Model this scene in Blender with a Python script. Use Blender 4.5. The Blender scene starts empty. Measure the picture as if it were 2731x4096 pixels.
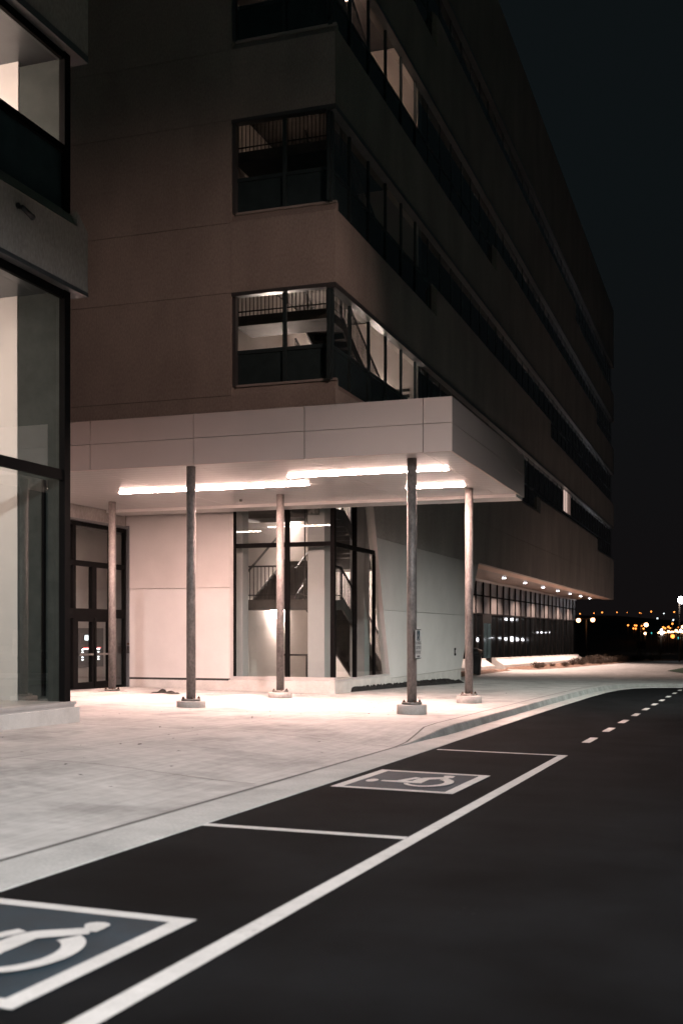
import bpy, bmesh, math, random
from mathutils import Vector, Matrix
R = math.radians
random.seed(7)
sc = bpy.context.scene
COL = sc.collection

# ------------------------------------------------------------------ camera
ZC = 1.6
cd = bpy.data.cameras.new("camera"); cam = bpy.data.objects.new("camera", cd); COL.objects.link(cam)
cam.location = (0, 0, ZC); cam.rotation_euler = (R(90), 0, 0)
cd.sensor_fit = 'HORIZONTAL'; cd.sensor_width = 36.0
cd.lens = 36.0 * 4530 / 2731
cd.shift_x = 0.0; cd.shift_y = 482 / 2731
cd.clip_start = 0.05; cd.clip_end = 3000
cd.dof.use_dof = True; cd.dof.focus_distance = 24.0; cd.dof.aperture_fstop = 2.8
sc.camera = cam

# ------------------------------------------------------------------ render settings, sky
sc.view_settings.view_transform = 'Standard'; sc.view_settings.look = 'None'
sc.view_settings.exposure = 0.0; sc.view_settings.gamma = 1.0
sc.render.engine = 'CYCLES'
sc.cycles.use_denoising = True
sc.cycles.max_bounces = 10; sc.cycles.transparent_max_bounces = 16
sc.cycles.caustics_reflective = False; sc.cycles.caustics_refractive = False
sc.cycles.sample_clamp_indirect = 6.0
w = bpy.data.worlds.new("World"); sc.world = w; w.use_nodes = True
nt = w.node_tree; bg = nt.nodes['Background']
tcw = nt.nodes.new('ShaderNodeTexCoord'); sep = nt.nodes.new('ShaderNodeSeparateXYZ')
rmp = nt.nodes.new('ShaderNodeValToRGB')
nt.links.new(tcw.outputs['Generated'], sep.inputs[0]); nt.links.new(sep.outputs['Z'], rmp.inputs[0])
rmp.color_ramp.elements[0].position = 0.0; rmp.color_ramp.elements[0].color = (0.0058, 0.0046, 0.0049, 1)
rmp.color_ramp.elements[1].position = 0.35; rmp.color_ramp.elements[1].color = (0.0042, 0.0060, 0.0068, 1)
nt.links.new(rmp.outputs[0], bg.inputs[0]); bg.inputs[1].default_value = 1.0

COOL = (1.0, 0.97, 0.92)
CANOPY_STRIP = 640.0       # radiance of the canopy's strip lights
LAMP_ROAD = 34000.0        # tall road lamp behind the photographer
LAMP_LOT = 7600.0         # lamp beside the lawn across the road
DOWNLIGHT = 2700.0
LAMP_SODIUM = 5200.0       # old sodium lamp on the lawn across the road

# ------------------------------------------------------------------ frames and ground
C0 = (-.16, 29.46); U = (.9452, -.3265); V = (.3265, .9452); ANG = math.atan2(-.3265, .9452)
GA, GB = -.019, -.00906; GC = -GB * 29.46 + GA * .16
def W(u, v, z): return Vector((C0[0] + u * U[0] + v * V[0], C0[1] + u * U[1] + v * V[1], z))
def zg(u, v):
    X, Y, _ = W(u, v, 0); return GA * X + GB * Y + GC
def uv_of(X, Y):
    a, b = X - C0[0], Y - C0[1]; return a * U[0] + b * U[1], a * V[0] + b * V[1]

# ------------------------------------------------------------------ materials
MATS = {}
def mat(name, col=(.5, .5, .5), rough=.6, metal=0., var=.12, scale=3., fine=.0, fscale=60., bump=0., bscale=80., spec=.5, stretch=(1, 1, 1), col2=None, coat=0.):
    m = bpy.data.materials.new(name); m.use_nodes = True; n = m.node_tree.nodes; l = m.node_tree.links
    b = n['Principled BSDF']
    b.inputs['Roughness'].default_value = rough; b.inputs['Metallic'].default_value = metal
    b.inputs['Specular IOR Level'].default_value = spec
    tc = n.new('ShaderNodeTexCoord'); mp = n.new('ShaderNodeMapping'); mp.inputs['Scale'].default_value = stretch
    l.new(tc.outputs['Object'], mp.inputs[0])
    nz = n.new('ShaderNodeTexNoise'); nz.inputs['Scale'].default_value = scale; nz.inputs['Detail'].default_value = 6; nz.inputs['Roughness'].default_value = .6
    l.new(mp.outputs[0], nz.inputs['Vector'])
    cr = n.new('ShaderNodeValToRGB'); e = cr.color_ramp.elements
    c2 = col2 or tuple(c * (1 - var * 2) for c in col)
    e[0].position = .3; e[0].color = (*c2, 1); e[1].position = .68; e[1].color = (*[min(1, c * (1 + var * .6)) for c in col], 1)
    l.new(nz.outputs[0], cr.inputs[0])
    out = cr.outputs[0]
    if fine:
        n2 = n.new('ShaderNodeTexNoise'); n2.inputs['Scale'].default_value = fscale; n2.inputs['Detail'].default_value = 3
        l.new(mp.outputs[0], n2.inputs['Vector'])
        mr = n.new('ShaderNodeMapRange'); mr.inputs[1].default_value = .3; mr.inputs[2].default_value = .7
        mr.inputs[3].default_value = 1 - fine; mr.inputs[4].default_value = 1 + fine
        l.new(n2.outputs[0], mr.inputs[0])
        mx = n.new('ShaderNodeVectorMath'); mx.operation = 'SCALE'
        l.new(out, mx.inputs[0]); l.new(mr.outputs[0], mx.inputs['Scale']); out = mx.outputs[0]
    l.new(out, b.inputs['Base Color'])
    if bump:
        n3 = n.new('ShaderNodeTexNoise'); n3.inputs['Scale'].default_value = bscale; n3.inputs['Detail'].default_value = 4
        l.new(mp.outputs[0], n3.inputs['Vector'])
        bp = n.new('ShaderNodeBump'); bp.inputs['Strength'].default_value = bump; bp.inputs['Distance'].default_value = .01
        l.new(n3.outputs[0], bp.inputs['Height']); l.new(bp.outputs[0], b.inputs['Normal'])
    MATS[name] = m; return m
def emit(name, col, s):
    m = bpy.data.materials.new(name); m.use_nodes = True; n = m.node_tree.nodes; l = m.node_tree.links
    n.remove(n['Principled BSDF']); e = n.new('ShaderNodeEmission'); e.inputs[0].default_value = (*col, 1); e.inputs[1].default_value = s
    l.new(e.outputs[0], n['Material Output'].inputs[0]); MATS[name] = m; return m
def glass(name, tint=(.86, .9, .88), ior=1.5, boost=1.6):
    m = bpy.data.materials.new(name); m.use_nodes = True; n = m.node_tree.nodes; l = m.node_tree.links
    n.remove(n['Principled BSDF'])
    t = n.new('ShaderNodeBsdfTransparent'); t.inputs[0].default_value = (*tint, 1)
    g = n.new('ShaderNodeBsdfGlossy'); g.inputs['Roughness'].default_value = .012; g.inputs[0].default_value = (.95, 1, .97, 1)
    fr = n.new('ShaderNodeFresnel'); fr.inputs[0].default_value = ior
    ge = n.new('ShaderNodeNewGeometry'); io = n.new('ShaderNodeMath'); io.operation = 'MULTIPLY_ADD'; io.inputs[1].default_value = 1 / ior - ior; io.inputs[2].default_value = ior
    l.new(ge.outputs['Backfacing'], io.inputs[0]); l.new(io.outputs[0], fr.inputs[0])     # same reflectance from either side of a thin pane
    mu = n.new('ShaderNodeMath'); mu.operation = 'MULTIPLY'; mu.inputs[1].default_value = boost; mu.use_clamp = True
    mx = n.new('ShaderNodeMixShader')
    l.new(fr.outputs[0], mu.inputs[0]); l.new(mu.outputs[0], mx.inputs[0]); l.new(t.outputs[0], mx.inputs[1]); l.new(g.outputs[0], mx.inputs[2])
    l.new(mx.outputs[0], n['Material Output'].inputs[0]); MATS[name] = m; return m

precast = mat('precast_concrete', (.42, .385, .36), .85, var=.13, scale=.55, fine=.16, fscale=26, bump=.25, bscale=45, stretch=(1, 1, .45))
pale = mat('pale_render_panel', (.58, .55, .53), .7, var=.05, scale=.9, fine=.035, fscale=40, bump=.1, bscale=60)
backing = mat('dark_joint_backing', (.03, .028, .026), .9)
curbc = mat('cast_concrete', (.55, .52, .49), .8, var=.10, scale=2.2, fine=.08, fscale=50, bump=.2)
drumc = mat('rough_footing_concrete', (.40, .37, .345), .9, var=.14, scale=5, fine=.12, fscale=70, bump=.5, bscale=60)
kerbc = mat('kerb_shaded_face', (.26, .265, .25), .85, var=.22, scale=1.6, fine=.15, fscale=30, bump=.4)  # kerb face only: its shade and greenish light put into the colour
gutterc = mat('gutter_concrete', (.46, .45, .43), .85, var=.12, scale=1.4, fine=.12, fscale=40, bump=.3)
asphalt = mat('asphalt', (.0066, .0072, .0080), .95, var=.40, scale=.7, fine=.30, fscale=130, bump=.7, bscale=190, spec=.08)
n = asphalt.node_tree.nodes; l = asphalt.node_tree.links; b = n['Principled BSDF']; tc = n.new('ShaderNodeTexCoord')
vo = n.new('ShaderNodeTexVoronoi'); vo.inputs['Scale'].default_value = 16; l.new(tc.outputs['Object'], vo.inputs['Vector'])
mr = n.new('ShaderNodeMapRange'); mr.inputs[1].default_value = .10; mr.inputs[2].default_value = .06; mr.inputs[3].default_value = 0; mr.inputs[4].default_value = 1; l.new(vo.outputs['Distance'], mr.inputs[0])
nb = n.new('ShaderNodeTexNoise'); nb.inputs['Scale'].default_value = 2.1; nb.inputs['Detail'].default_value = 5; l.new(tc.outputs['Object'], nb.inputs['Vector'])
m2 = n.new('ShaderNodeMapRange'); m2.inputs[1].default_value = .60; m2.inputs[2].default_value = .72; m2.inputs[3].default_value = 0; m2.inputs[4].default_value = .5; l.new(nb.outputs[0], m2.inputs[0])
mu = n.new('ShaderNodeMath'); mu.operation = 'MULTIPLY'; l.new(mr.outputs[0], mu.inputs[0]); l.new(m2.outputs[0], mu.inputs[1])
src = b.inputs['Base Color'].links[0].from_socket; mx = n.new('ShaderNodeMix'); mx.data_type = 'RGBA'
l.new(mu.outputs[0], mx.inputs[0]); l.new(src, mx.inputs[6]); mx.inputs[7].default_value = (.12, .115, .11, 1); l.new(mx.outputs[2], b.inputs['Base Color'])
paint = mat('white_road_paint', (.57, .545, .52), .75, var=.07, scale=4, fine=.08, fscale=70, bump=.3, bscale=150)
bluep = mat('blue_road_paint', (.007, .024, .036), .75, var=.28, scale=2.2, fine=.2, fscale=60, bump=.4, bscale=150)
for m_p in (paint, bluep):      # scuffs where the asphalt shows through
    n = m_p.node_tree.nodes; l = m_p.node_tree.links; b = n['Principled BSDF']; tc = n.new('ShaderNodeTexCoord')
    na = n.new('ShaderNodeTexNoise'); na.inputs['Scale'].default_value = 26; na.inputs['Detail'].default_value = 10; na.inputs['Roughness'].default_value = .75; l.new(tc.outputs['Object'], na.inputs['Vector'])
    nb = n.new('ShaderNodeTexNoise'); nb.inputs['Scale'].default_value = 1.3; nb.inputs['Detail'].default_value = 3; l.new(tc.outputs['Object'], nb.inputs['Vector'])
    ad = n.new('ShaderNodeMath'); ad.operation = 'MULTIPLY_ADD'; ad.inputs[1].default_value = .35; l.new(nb.outputs[0], ad.inputs[0]); l.new(na.outputs[0], ad.inputs[2])
    mr = n.new('ShaderNodeMapRange'); mr.inputs[1].default_value = .78; mr.inputs[2].default_value = .90; mr.inputs[3].default_value = 0; mr.inputs[4].default_value = .75; l.new(ad.outputs[0], mr.inputs[0])
    src = b.inputs['Base Color'].links[0].from_socket; mx = n.new('ShaderNodeMix'); mx.data_type = 'RGBA'
    l.new(mr.outputs[0], mx.inputs[0]); l.new(src, mx.inputs[6]); mx.inputs[7].default_value = (.012, .012, .013, 1); l.new(mx.outputs[2], b.inputs['Base Color'])
galv = mat('galvanised_steel', (.19, .17, .16), .60, metal=.35, var=.20, scale=7, fine=.16, fscale=28, bump=.05, stretch=(1, 1, .6))
galvp = mat('galvanised_plate', (.26, .24, .22), .55, metal=.6, var=.3, scale=12, fine=.2)
fascia = mat('metal_fascia_panel', (.58, .46, .42), .45, metal=.1, var=.03, scale=.6)
framed = mat('dark_window_frame', (.0040, .0038, .0038), .7, var=.1, spec=.05)
trimm = mat('bluish_metal_trim', (.16, .17, .18), .35, metal=.6, var=.08, scale=2)
sillm = mat('light_metal_sill', (.55, .52, .50), .4, metal=.3, var=.05)
darkgl = mat('dark_spandrel_glass', (.034, .056, .063), .03, var=.1, spec=.4)
greypan = mat('grey_spandrel_panel', (.085, .075, .07), .35, var=.06, scale=.8)
ribbonf = mat('ribbon_window_frame', (.034, .054, .061), .4, var=.05, spec=.3)
glazk = mat('dark_curtain_glass', (.006, .007, .0075), .03, var=.1, spec=.5)
steel = mat('dark_painted_steel', (.022, .02, .019), .45, metal=.3, var=.2)
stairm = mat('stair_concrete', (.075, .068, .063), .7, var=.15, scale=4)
ceilm = mat('dark_ceiling', (.10, .09, .085), .8)
colm = mat('grey_column_paint', (.40, .40, .40), .6, var=.03)
intw = mat('interior_white_wall', (.70, .655, .62), .7, var=.04, scale=1.2)
intd = mat('dark_interior', (.02, .02, .021), .8)
floorm = mat('interior_floor', (.22, .205, .19), .5, var=.1)
rubber = mat('dark_cloth', (.022, .018, .015), .95, var=.3, scale=9, bump=.6, bscale=60)
rust = mat('rusty_bolt', (.10, .055, .035), .7, metal=.4, var=.3, scale=40)
binm = mat('dark_bin_plastic', (.012, .012, .013), .5, var=.1)
soil = mat('dark_soil', (.010, .009, .008), .98, var=.5, scale=14, bump=1., bscale=30)
mulch = mat('dry_leaf_mulch', (.30, .17, .11), .95, var=.0, scale=9, fine=.5, fscale=40, bump=1., bscale=40, col2=(.05, .028, .018))
lawn = mat('night_lawn', (.030, .072, .036), .95, var=.3, scale=1.5, fine=.4, fscale=60, bump=.8)
darkland = mat('dark_land', (.010, .010, .009), .98, var=.3, scale=.05)
leafm = mat('dry_shrub_leaf', (.060, .040, .024), .85, var=.35, scale=3)
stem = mat('shrub_stem', (.05, .03, .02), .9)
signw = mat('white_sign_face', (.72, .70, .67), .5, var=.02)
signb = mat('black_sign_ink', (.015, .015, .016), .5)
signblue = mat('blue_sign_ink', (.015, .055, .075), .5)
poled = mat('lamp_post_paint', (.16, .11, .07), .6, metal=.2)
boardm = mat('dark_site_board', (.05, .035, .025), .8, var=.3)
gl = glass('clear_glazing'); glr = glass('tinted_glazing', (.78, .81, .79), 1.5, 2.3)
stripm = emit('strip_light_diffuser', (1.0, .665, .585), CANOPY_STRIP)
stripside = emit('strip_light_side', (1.0, .66, .55), 130.)
downm = emit('downlight_lens', (.95, .93, 1.0), 26.)
tubem = emit('fluorescent_tube', (1, .78, .70), 1300.)
dimtube = emit('dim_tube', (1, .66, .50), 7.)
litpane = emit('lit_window_pane', (1, .72, .62), .62); litpane2 = emit('dim_lit_window_pane', (1, .66, .56), .16)
ledw = emit('white_led', (.95, .97, 1.), 4.5); ledr = emit('red_led', (1, .12, .1), 2.2); screenm = emit('panel_screen', (.9, .95, 1.), 3.)
amber = emit('amber_lamp', (1, .30, .055), 3.4); sodium = emit('sodium_lamp', (1, .50, .24), 9.); whitel = emit('white_lamp', (.93, .93, 1.), 22.); smallw = emit('small_white_lamp', (.85, .95, 1.), 3.); tealm = emit('teal_signal', (.12, .8, .75), 1.6)
headw = emit('lamp_head_lens', COOL, 55.)

# soffit boards: glossy enamel planks with fine joints (a real board pattern)
soff = mat('soffit_boards', (.86, .81, .79), .22, var=.02, scale=.7)
n = soff.node_tree.nodes; l = soff.node_tree.links; b = n['Principled BSDF']
tc = n.new('ShaderNodeTexCoord'); sp = n.new('ShaderNodeSeparateXYZ'); l.new(tc.outputs['Object'], sp.inputs[0])
md = n.new('ShaderNodeMath'); md.operation = 'PINGPONG'; md.inputs[1].default_value = .15; l.new(sp.outputs['Y'], md.inputs[0])
ls = n.new('ShaderNodeMath'); ls.operation = 'LESS_THAN'; ls.inputs[1].default_value = .006; l.new(md.outputs[0], ls.inputs[0])
src = b.inputs['Base Color'].links[0].from_socket
mxr = n.new('ShaderNodeMix'); mxr.data_type = 'RGBA'; l.new(ls.outputs[0], mxr.inputs[0]); l.new(src, mxr.inputs[6]); mxr.inputs[7].default_value = (.46, .40, .37, 1)
l.new(mxr.outputs[2], b.inputs['Base Color'])

# concrete block wall
block = mat('painted_block_wall', (.66, .61, .575), .65, var=.03)
n = block.node_tree.nodes; l = block.node_tree.links; b = n['Principled BSDF']
tc = n.new('ShaderNodeTexCoord'); sp = n.new('ShaderNodeSeparateXYZ'); l.new(tc.outputs['Object'], sp.inputs[0])
ad = n.new('ShaderNodeMath'); l.new(sp.outputs['X'], ad.inputs[0]); l.new(sp.outputs['Y'], ad.inputs[1])
cb = n.new('ShaderNodeCombineXYZ'); l.new(ad.outputs[0], cb.inputs[0]); l.new(sp.outputs['Z'], cb.inputs[1])
bk = n.new('ShaderNodeTexBrick'); bk.inputs['Scale'].default_value = 1.; bk.inputs['Brick Width'].default_value = .4; bk.inputs['Row Height'].default_value = .2; bk.inputs['Mortar Size'].default_value = .008
l.new(cb.outputs[0], bk.inputs['Vector'])
bp = n.new('ShaderNodeBump'); bp.inputs['Strength'].default_value = .6; bp.inputs['Distance'].default_value = .012; bp.invert = True
l.new(bk.outputs['Fac'], bp.inputs['Height']); l.new(bp.outputs[0], b.inputs['Normal'])

# plaza concrete: broomed slabs with stains
plazam = mat('broomed_concrete', (.47, .455, .435), .82, var=.10, scale=.8, fine=.10, fscale=6, stretch=(1, 1, 1))
n = plazam.node_tree.nodes; l = plazam.node_tree.links; b = n['Principled BSDF']
tc = n.new('ShaderNodeTexCoord')
mp = n.new('ShaderNodeMapping'); mp.inputs['Scale'].default_value = (7., .16, 1.); mp.inputs['Rotation'].default_value = (0, 0, R(7)); l.new(tc.outputs['Object'], mp.inputs[0])
n1 = n.new('ShaderNodeTexNoise'); n1.inputs['Scale'].default_value = 2.2; n1.inputs['Detail'].default_value = 5; l.new(mp.outputs[0], n1.inputs['Vector'])
mp2 = n.new('ShaderNodeMapping'); mp2.inputs['Scale'].default_value = (1., .8, 1.); l.new(tc.outputs['Object'], mp2.inputs[0])
n2 = n.new('ShaderNodeTexNoise'); n2.inputs['Scale'].default_value = .8; n2.inputs['Detail'].default_value = 10; n2.inputs['Roughness'].default_value = .68; l.new(mp2.outputs[0], n2.inputs['Vector'])
r1 = n.new('ShaderNodeMapRange'); r1.inputs[1].default_value = .35; r1.inputs[2].default_value = .62; r1.inputs[3].default_value = .90; r1.inputs[4].default_value = 1.04; l.new(n1.outputs[0], r1.inputs[0])
r2 = n.new('ShaderNodeMapRange'); r2.inputs[1].default_value = .36; r2.inputs[2].default_value = .50; r2.inputs[3].default_value = .70; r2.inputs[4].default_value = 1.0; l.new(n2.outputs[0], r2.inputs[0])
mm = n.new('ShaderNodeMath'); mm.operation = 'MULTIPLY'; l.new(r1.outputs[0], mm.inputs[0]); l.new(r2.outputs[0], mm.inputs[1])
src = b.inputs['Base Color'].links[0].from_socket
vs = n.new('ShaderNodeVectorMath'); vs.operation = 'SCALE'; l.new(src, vs.inputs[0]); l.new(mm.outputs[0], vs.inputs['Scale']); l.new(vs.outputs[0], b.inputs['Base Color'])
bp = n.new('ShaderNodeBump'); bp.inputs['Strength'].default_value = .35; bp.inputs['Distance'].default_value = .008; l.new(n1.outputs[0], bp.inputs['Height']); l.new(bp.outputs[0], b.inputs['Normal'])

# ------------------------------------------------------------------ mesh helper
BASE = {}
class MB:
    def __init__(s): s.bm = bmesh.new(); s.m = 0; s.smooth = False
    def face(s, pts, smooth=None):
        f = s.bm.faces.new([s.bm.verts.new(p) for p in pts]); f.material_index = s.m
        f.smooth = s.smooth if smooth is None else smooth; return f
    def box(s, u0, u1, v0, v1, z0, z1):
        P = [(u0, v0, z0), (u1, v0, z0), (u1, v1, z0), (u0, v1, z0), (u0, v0, z1), (u1, v0, z1), (u1, v1, z1), (u0, v1, z1)]
        vs = [s.bm.verts.new(p) for p in P]
        for q in ((0, 3, 2, 1), (4, 5, 6, 7), (0, 1, 5, 4), (1, 2, 6, 5), (2, 3, 7, 6), (3, 0, 4, 7)):
            f = s.bm.faces.new([vs[i] for i in q]); f.material_index = s.m
        return s
    def prism(s, pts, d):                      # planar polygon (3D pts) pushed by vector d
        d = Vector(d); a = [s.bm.verts.new(p) for p in pts]; b = [s.bm.verts.new(Vector(p) + d) for p in pts]
        fs = [s.bm.faces.new(a), s.bm.faces.new(b[::-1])]
        k = len(pts)
        for i in range(k): fs.append(s.bm.faces.new([a[(i + 1) % k], a[i], b[i], b[(i + 1) % k]]))
        for f in fs: f.material_index = s.m
        return s
    def beam(s, p, q, wd, ht, up=(0, 0, 1)):
        p, q = Vector(p), Vector(q); t = (q - p).normalized(); up = Vector(up)
        a = t.cross(up)
        if a.length < 1e-4: a = Vector((1, 0, 0))
        a.normalize(); c = a.cross(t).normalized()
        o = [a * wd / 2 + c * ht / 2, -a * wd / 2 + c * ht / 2, -a * wd / 2 - c * ht / 2, a * wd / 2 - c * ht / 2]
        return s.prism([p + x for x in o], q - p)
    def cyl(s, p, q, r0, r1=None, k=20, caps=True):
        p, q = Vector(p), Vector(q); r1 = r0 if r1 is None else r1; t = (q - p).normalized()
        a = t.orthogonal().normalized(); c = t.cross(a)
        A, B = [], []
        for i in range(k):
            d = a * math.cos(2 * math.pi * i / k) + c * math.sin(2 * math.pi * i / k)
            A.append(s.bm.verts.new(p + d * r0)); B.append(s.bm.verts.new(q + d * r1))
        for i in range(k):
            f = s.bm.faces.new([A[i], A[(i + 1) % k], B[(i + 1) % k], B[i]]); f.smooth = True; f.material_index = s.m
        if caps:
            for f in (s.bm.faces.new(A[::-1]), s.bm.faces.new(B)): f.material_index = s.m
        return s
    def lathe(s, c, prof, k=28):
        rings = []
        for r, z in prof:
            rings.append([s.bm.verts.new((c[0] + r * math.cos(2 * math.pi * i / k), c[1] + r * math.sin(2 * math.pi * i / k), c[2] + z)) for i in range(k)])
        for a, b in zip(rings, rings[1:]):
            for i in range(k):
                f = s.bm.faces.new([a[i], a[(i + 1) % k], b[(i + 1) % k], b[i]]); f.smooth = True; f.material_index = s.m
        for f in (s.bm.faces.new(rings[0][::-1]), s.bm.faces.new(rings[-1])): f.material_index = s.m
        return s
    def ball(s, c, r, k=12):
        prof = [(max(.001, r * math.sin(math.pi * i / 8)), -r * math.cos(math.pi * i / 8)) for i in range(9)]
        return s.lathe(c, prof, k)
    def build(s, name, mats, parent=None, base=None, fix=True, bevel=0.):
        if base is None: base = BASE[parent.name] if parent else (0, 0, 0)
        bm = s.bm
        if fix: bmesh.ops.recalc_face_normals(bm, faces=bm.faces)
        for v in bm.verts: v.co -= Vector(base)
        me = bpy.data.meshes.new(name); bm.to_mesh(me); bm.free()
        for m in (mats if isinstance(mats, (list, tuple)) else [mats]): me.materials.append(m)
        o = bpy.data.objects.new(name, me); COL.objects.link(o)
        if bevel:
            md = o.modifiers.new('bevel', 'BEVEL'); md.width = bevel; md.segments = 2; md.limit_method = 'ANGLE'; md.angle_limit = R(50)
        if parent: o.parent = parent
        else: o.location = W(*base); o.rotation_euler = (0, 0, ANG)
        BASE[o.name] = base
        return o
def tag(o, label=None, cat=None, group=None, kind=None):
    if label: o['label'] = label
    if cat: o['category'] = cat
    if group: o['group'] = group
    if kind: o['kind'] = kind
    return o
def thing(name, label, cat, base, group=None):
    o = bpy.data.objects.new(name, None); COL.objects.link(o); o.empty_display_size = .3
    o.location = W(*base); o.rotation_euler = (0, 0, ANG); BASE[o.name] = base
    return tag(o, label, cat, group)
def spot(name, parent, p, tgt, power, size, blend, col, rad=.1):
    ld = bpy.data.lights.new(name, 'SPOT'); ld.energy = power; ld.spot_size = R(size); ld.spot_blend = blend; ld.color = col; ld.shadow_soft_size = rad
    o = bpy.data.objects.new(name, ld); COL.objects.link(o); o.parent = parent
    b = Vector(BASE[parent.name]); p = Vector(p); o.location = p - b
    o.rotation_euler = (Vector(tgt) - p).to_track_quat('-Z', 'Y').to_euler()
    return o
def text_mesh(mb, body, size, fn, squeeze=1.0):
    cu = bpy.data.curves.new('t', 'FONT'); cu.body = body; cu.size = size; cu.align_x = 'CENTER'; cu.offset = size * .018
    ob = bpy.data.objects.new('t', cu); COL.objects.link(ob); bpy.context.view_layer.update()
    me = bpy.data.meshes.new_from_object(ob.evaluated_get(bpy.context.evaluated_depsgraph_get()))
    for p in me.polygons: mb.face([fn(me.vertices[i].co.x * squeeze, me.vertices[i].co.y) for i in p.vertices])
    bpy.data.objects.remove(ob); bpy.data.curves.remove(cu); bpy.data.meshes.remove(me)

# ================================================================== SETTING: ground, road, pavement
def G(u, v, off=0.): return (u, v, zg(u, v) + off)
mb = MB()
gu = [-400, -200, -80, -30, 0, 12, 30, 80, 160, 300]; gv = [-80, -30, 0, 40, 80, 120, 200, 300, 380]
for a, b_ in zip(gu, gu[1:]):
    for c, d in zip(gv, gv[1:]): mb.face([G(a, c, -.25), G(b_, c, -.25), G(b_, d, -.25), G(a, d, -.25)])
tag(mb.build('ground', darkland), kind='structure')

mb = MB()      # road sheet, runs away and swings right in front of the far pavement
mb.face([G(4.6, -60, -.12), G(60, -60, -.12), G(60, 20.2, -.12), G(4.6, 20.2, -.12)])
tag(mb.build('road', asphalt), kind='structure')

# kerb path: (u of kerb top outer edge, v); h = kerb height factor
path = [(5.33, -60, 0), (5.33, -24, 0), (5.33, -16, 0), (5.33, -12.6, 0), (5.33, -11.9, .12), (5.32, -11.1, .45), (5.32, -10.2, .88), (5.32, -9.4, 1), (5.31, -6, 1), (5.30, 0, 1), (5.33, 5, 1), (5.40, 9.5, 1), (5.58, 12.4, 1), (5.95, 14.4, 1), (6.6, 15.9, 1), (7.6, 16.9, 1), (9.2, 17.6, 1), (12, 18.2, 1), (18, 18.8, 1), (40, 19.4, 1)]
def norm(i):
    a = path[max(0, i - 1)]; b = path[min(len(path) - 1, i + 1)]; d = Vector((b[0] - a[0], b[1] - a[1])); d.normalize(); return Vector((d.y, -d.x))
mk, mg = MB(), MB(); inner = []
prev = None
for i, (u, v, h) in enumerate(path):
    nn = norm(i); q = lambda d, off: G(u + nn.x * d, v + nn.y * d, off)
    ins = -.02 if h < .1 else (-.02 - .30 * min(1, h * 1.1))
    e = -.115 + .135 * h; k_ = .10 * h
    row = [q(ins + k_, e), q(-.02 + k_, e), q(k_, e - .012 * h), q(k_ + .03 * h + .005, -.114), q(.50, -.112), q(.52, -.16)]
    inner.append((u + nn.x * (ins + k_), v + nn.y * (ins + k_), e))
    if prev:
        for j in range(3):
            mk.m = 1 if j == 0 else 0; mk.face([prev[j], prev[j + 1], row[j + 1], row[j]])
        for j in range(3, 5): mg.face([prev[j], prev[j + 1], row[j + 1], row[j]])
    prev = row
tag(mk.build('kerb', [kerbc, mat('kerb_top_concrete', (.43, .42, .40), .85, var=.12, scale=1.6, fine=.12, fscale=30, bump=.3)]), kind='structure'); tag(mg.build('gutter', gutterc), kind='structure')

# pavement: flat plane inside, ramped down to the dropped kerb near the stalls
mb = MB(); RAMP = 2.3
for (a, b_) in zip(inner, inner[1:]):
    if b_[1] <= 12.5:
        for k in range(6):
            def pt(e, t):
                s = t * t * (3 - 2 * t); return G(e[0] - RAMP * (1 - t), e[1], e[2] * s)
            t0, t1 = k / 6, (k + 1) / 6
            mb.face([pt(a, t0), pt(a, t1), pt(b_, t1), pt(b_, t0)], True)
strip = [(e[0] - RAMP, e[1]) for e in inner if e[1] <= 12.5]
mb.face([G(*p) for p in strip] + [G(strip[-1][0], 17.8), G(-3.32, 17.8), G(-3.32, -.05), G(-14, -.05), G(-14, -60)])
last = [e for e in inner if e[1] <= 12.5][-1]
cur = [e for e in inner if e[1] >= last[1]]
mb.face([G(strip[-1][0], strip[-1][1])] + [G(e[0], e[1], 0) for e in cur] + [G(40, 33), G(10.5, 34.5), G(7.2, 37), G(6.0, 43.4), G(6.4, 56), G(7, 75), G(9, 113), G(4.15, 113), G(.64, 86), G(.45, 66.7), G(-.25, 44.4), G(-.9, 36.2), G(-1.6, 33.6), G(-1.1, 22), G(-.9, 17.8), G(strip[-1][0], 17.8)])
# path slab to the recessed door
mb.face([G(-1.62, 33.3, .004), G(-.85, 36.3, .004), G(-3.3, 36.4, .004), G(-3.3, 33.3, .004)])
tag(mb.build('pavement', plazam, fix=False), kind='structure')
# saw-cut joints in the pavement
mj = MB()
def cut(a, b_, wd=.018, steps=10):
    def offr(u, v):
        e = min((x for x in inner), key=lambda x: abs(x[1] - v)); t = max(0, min(1, 1 - (e[0] - u) / RAMP)); s = t * t * (3 - 2 * t)
        h = -.115 if v < -12.4 else (-.115 * max(0, min(1, (-9.4 - v) / 3.))); return h * s
    A, B = Vector((*a, 0)), Vector((*b_, 0)); d = (B - A).normalized(); s_ = Vector((-d.y, d.x, 0)) * wd / 2
    for i in range(steps):
        p, q = A.lerp(B, i / steps), A.lerp(B, (i + 1) / steps)
        mj.face([G(x.x, x.y, offr(x.x, x.y) + .004) for x in (p - s_, p + s_, q + s_, q - s_)])
for v in (-21.8, -17.25, -12.55, -7.95, 2.2, 7.3, 12.4): cut((-6, v), (5.2, v), steps=24)
for u in (2.3, -2.2): cut((u, -40), (u, -.1), wd=.01, steps=30)
for v in (22.5, 27.5): cut((-.9, v), (12, v + .3))
cut((-6.0, -3.1), (-1.2, -1.15), .02)
tag(mj.build('pavement_joints', mat('joint_filler', (.13, .12, .11), .95)), kind='structure')  # dark filler strips laid along the joints
mb = MB()   # slab-edge joint along the kerb
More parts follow.
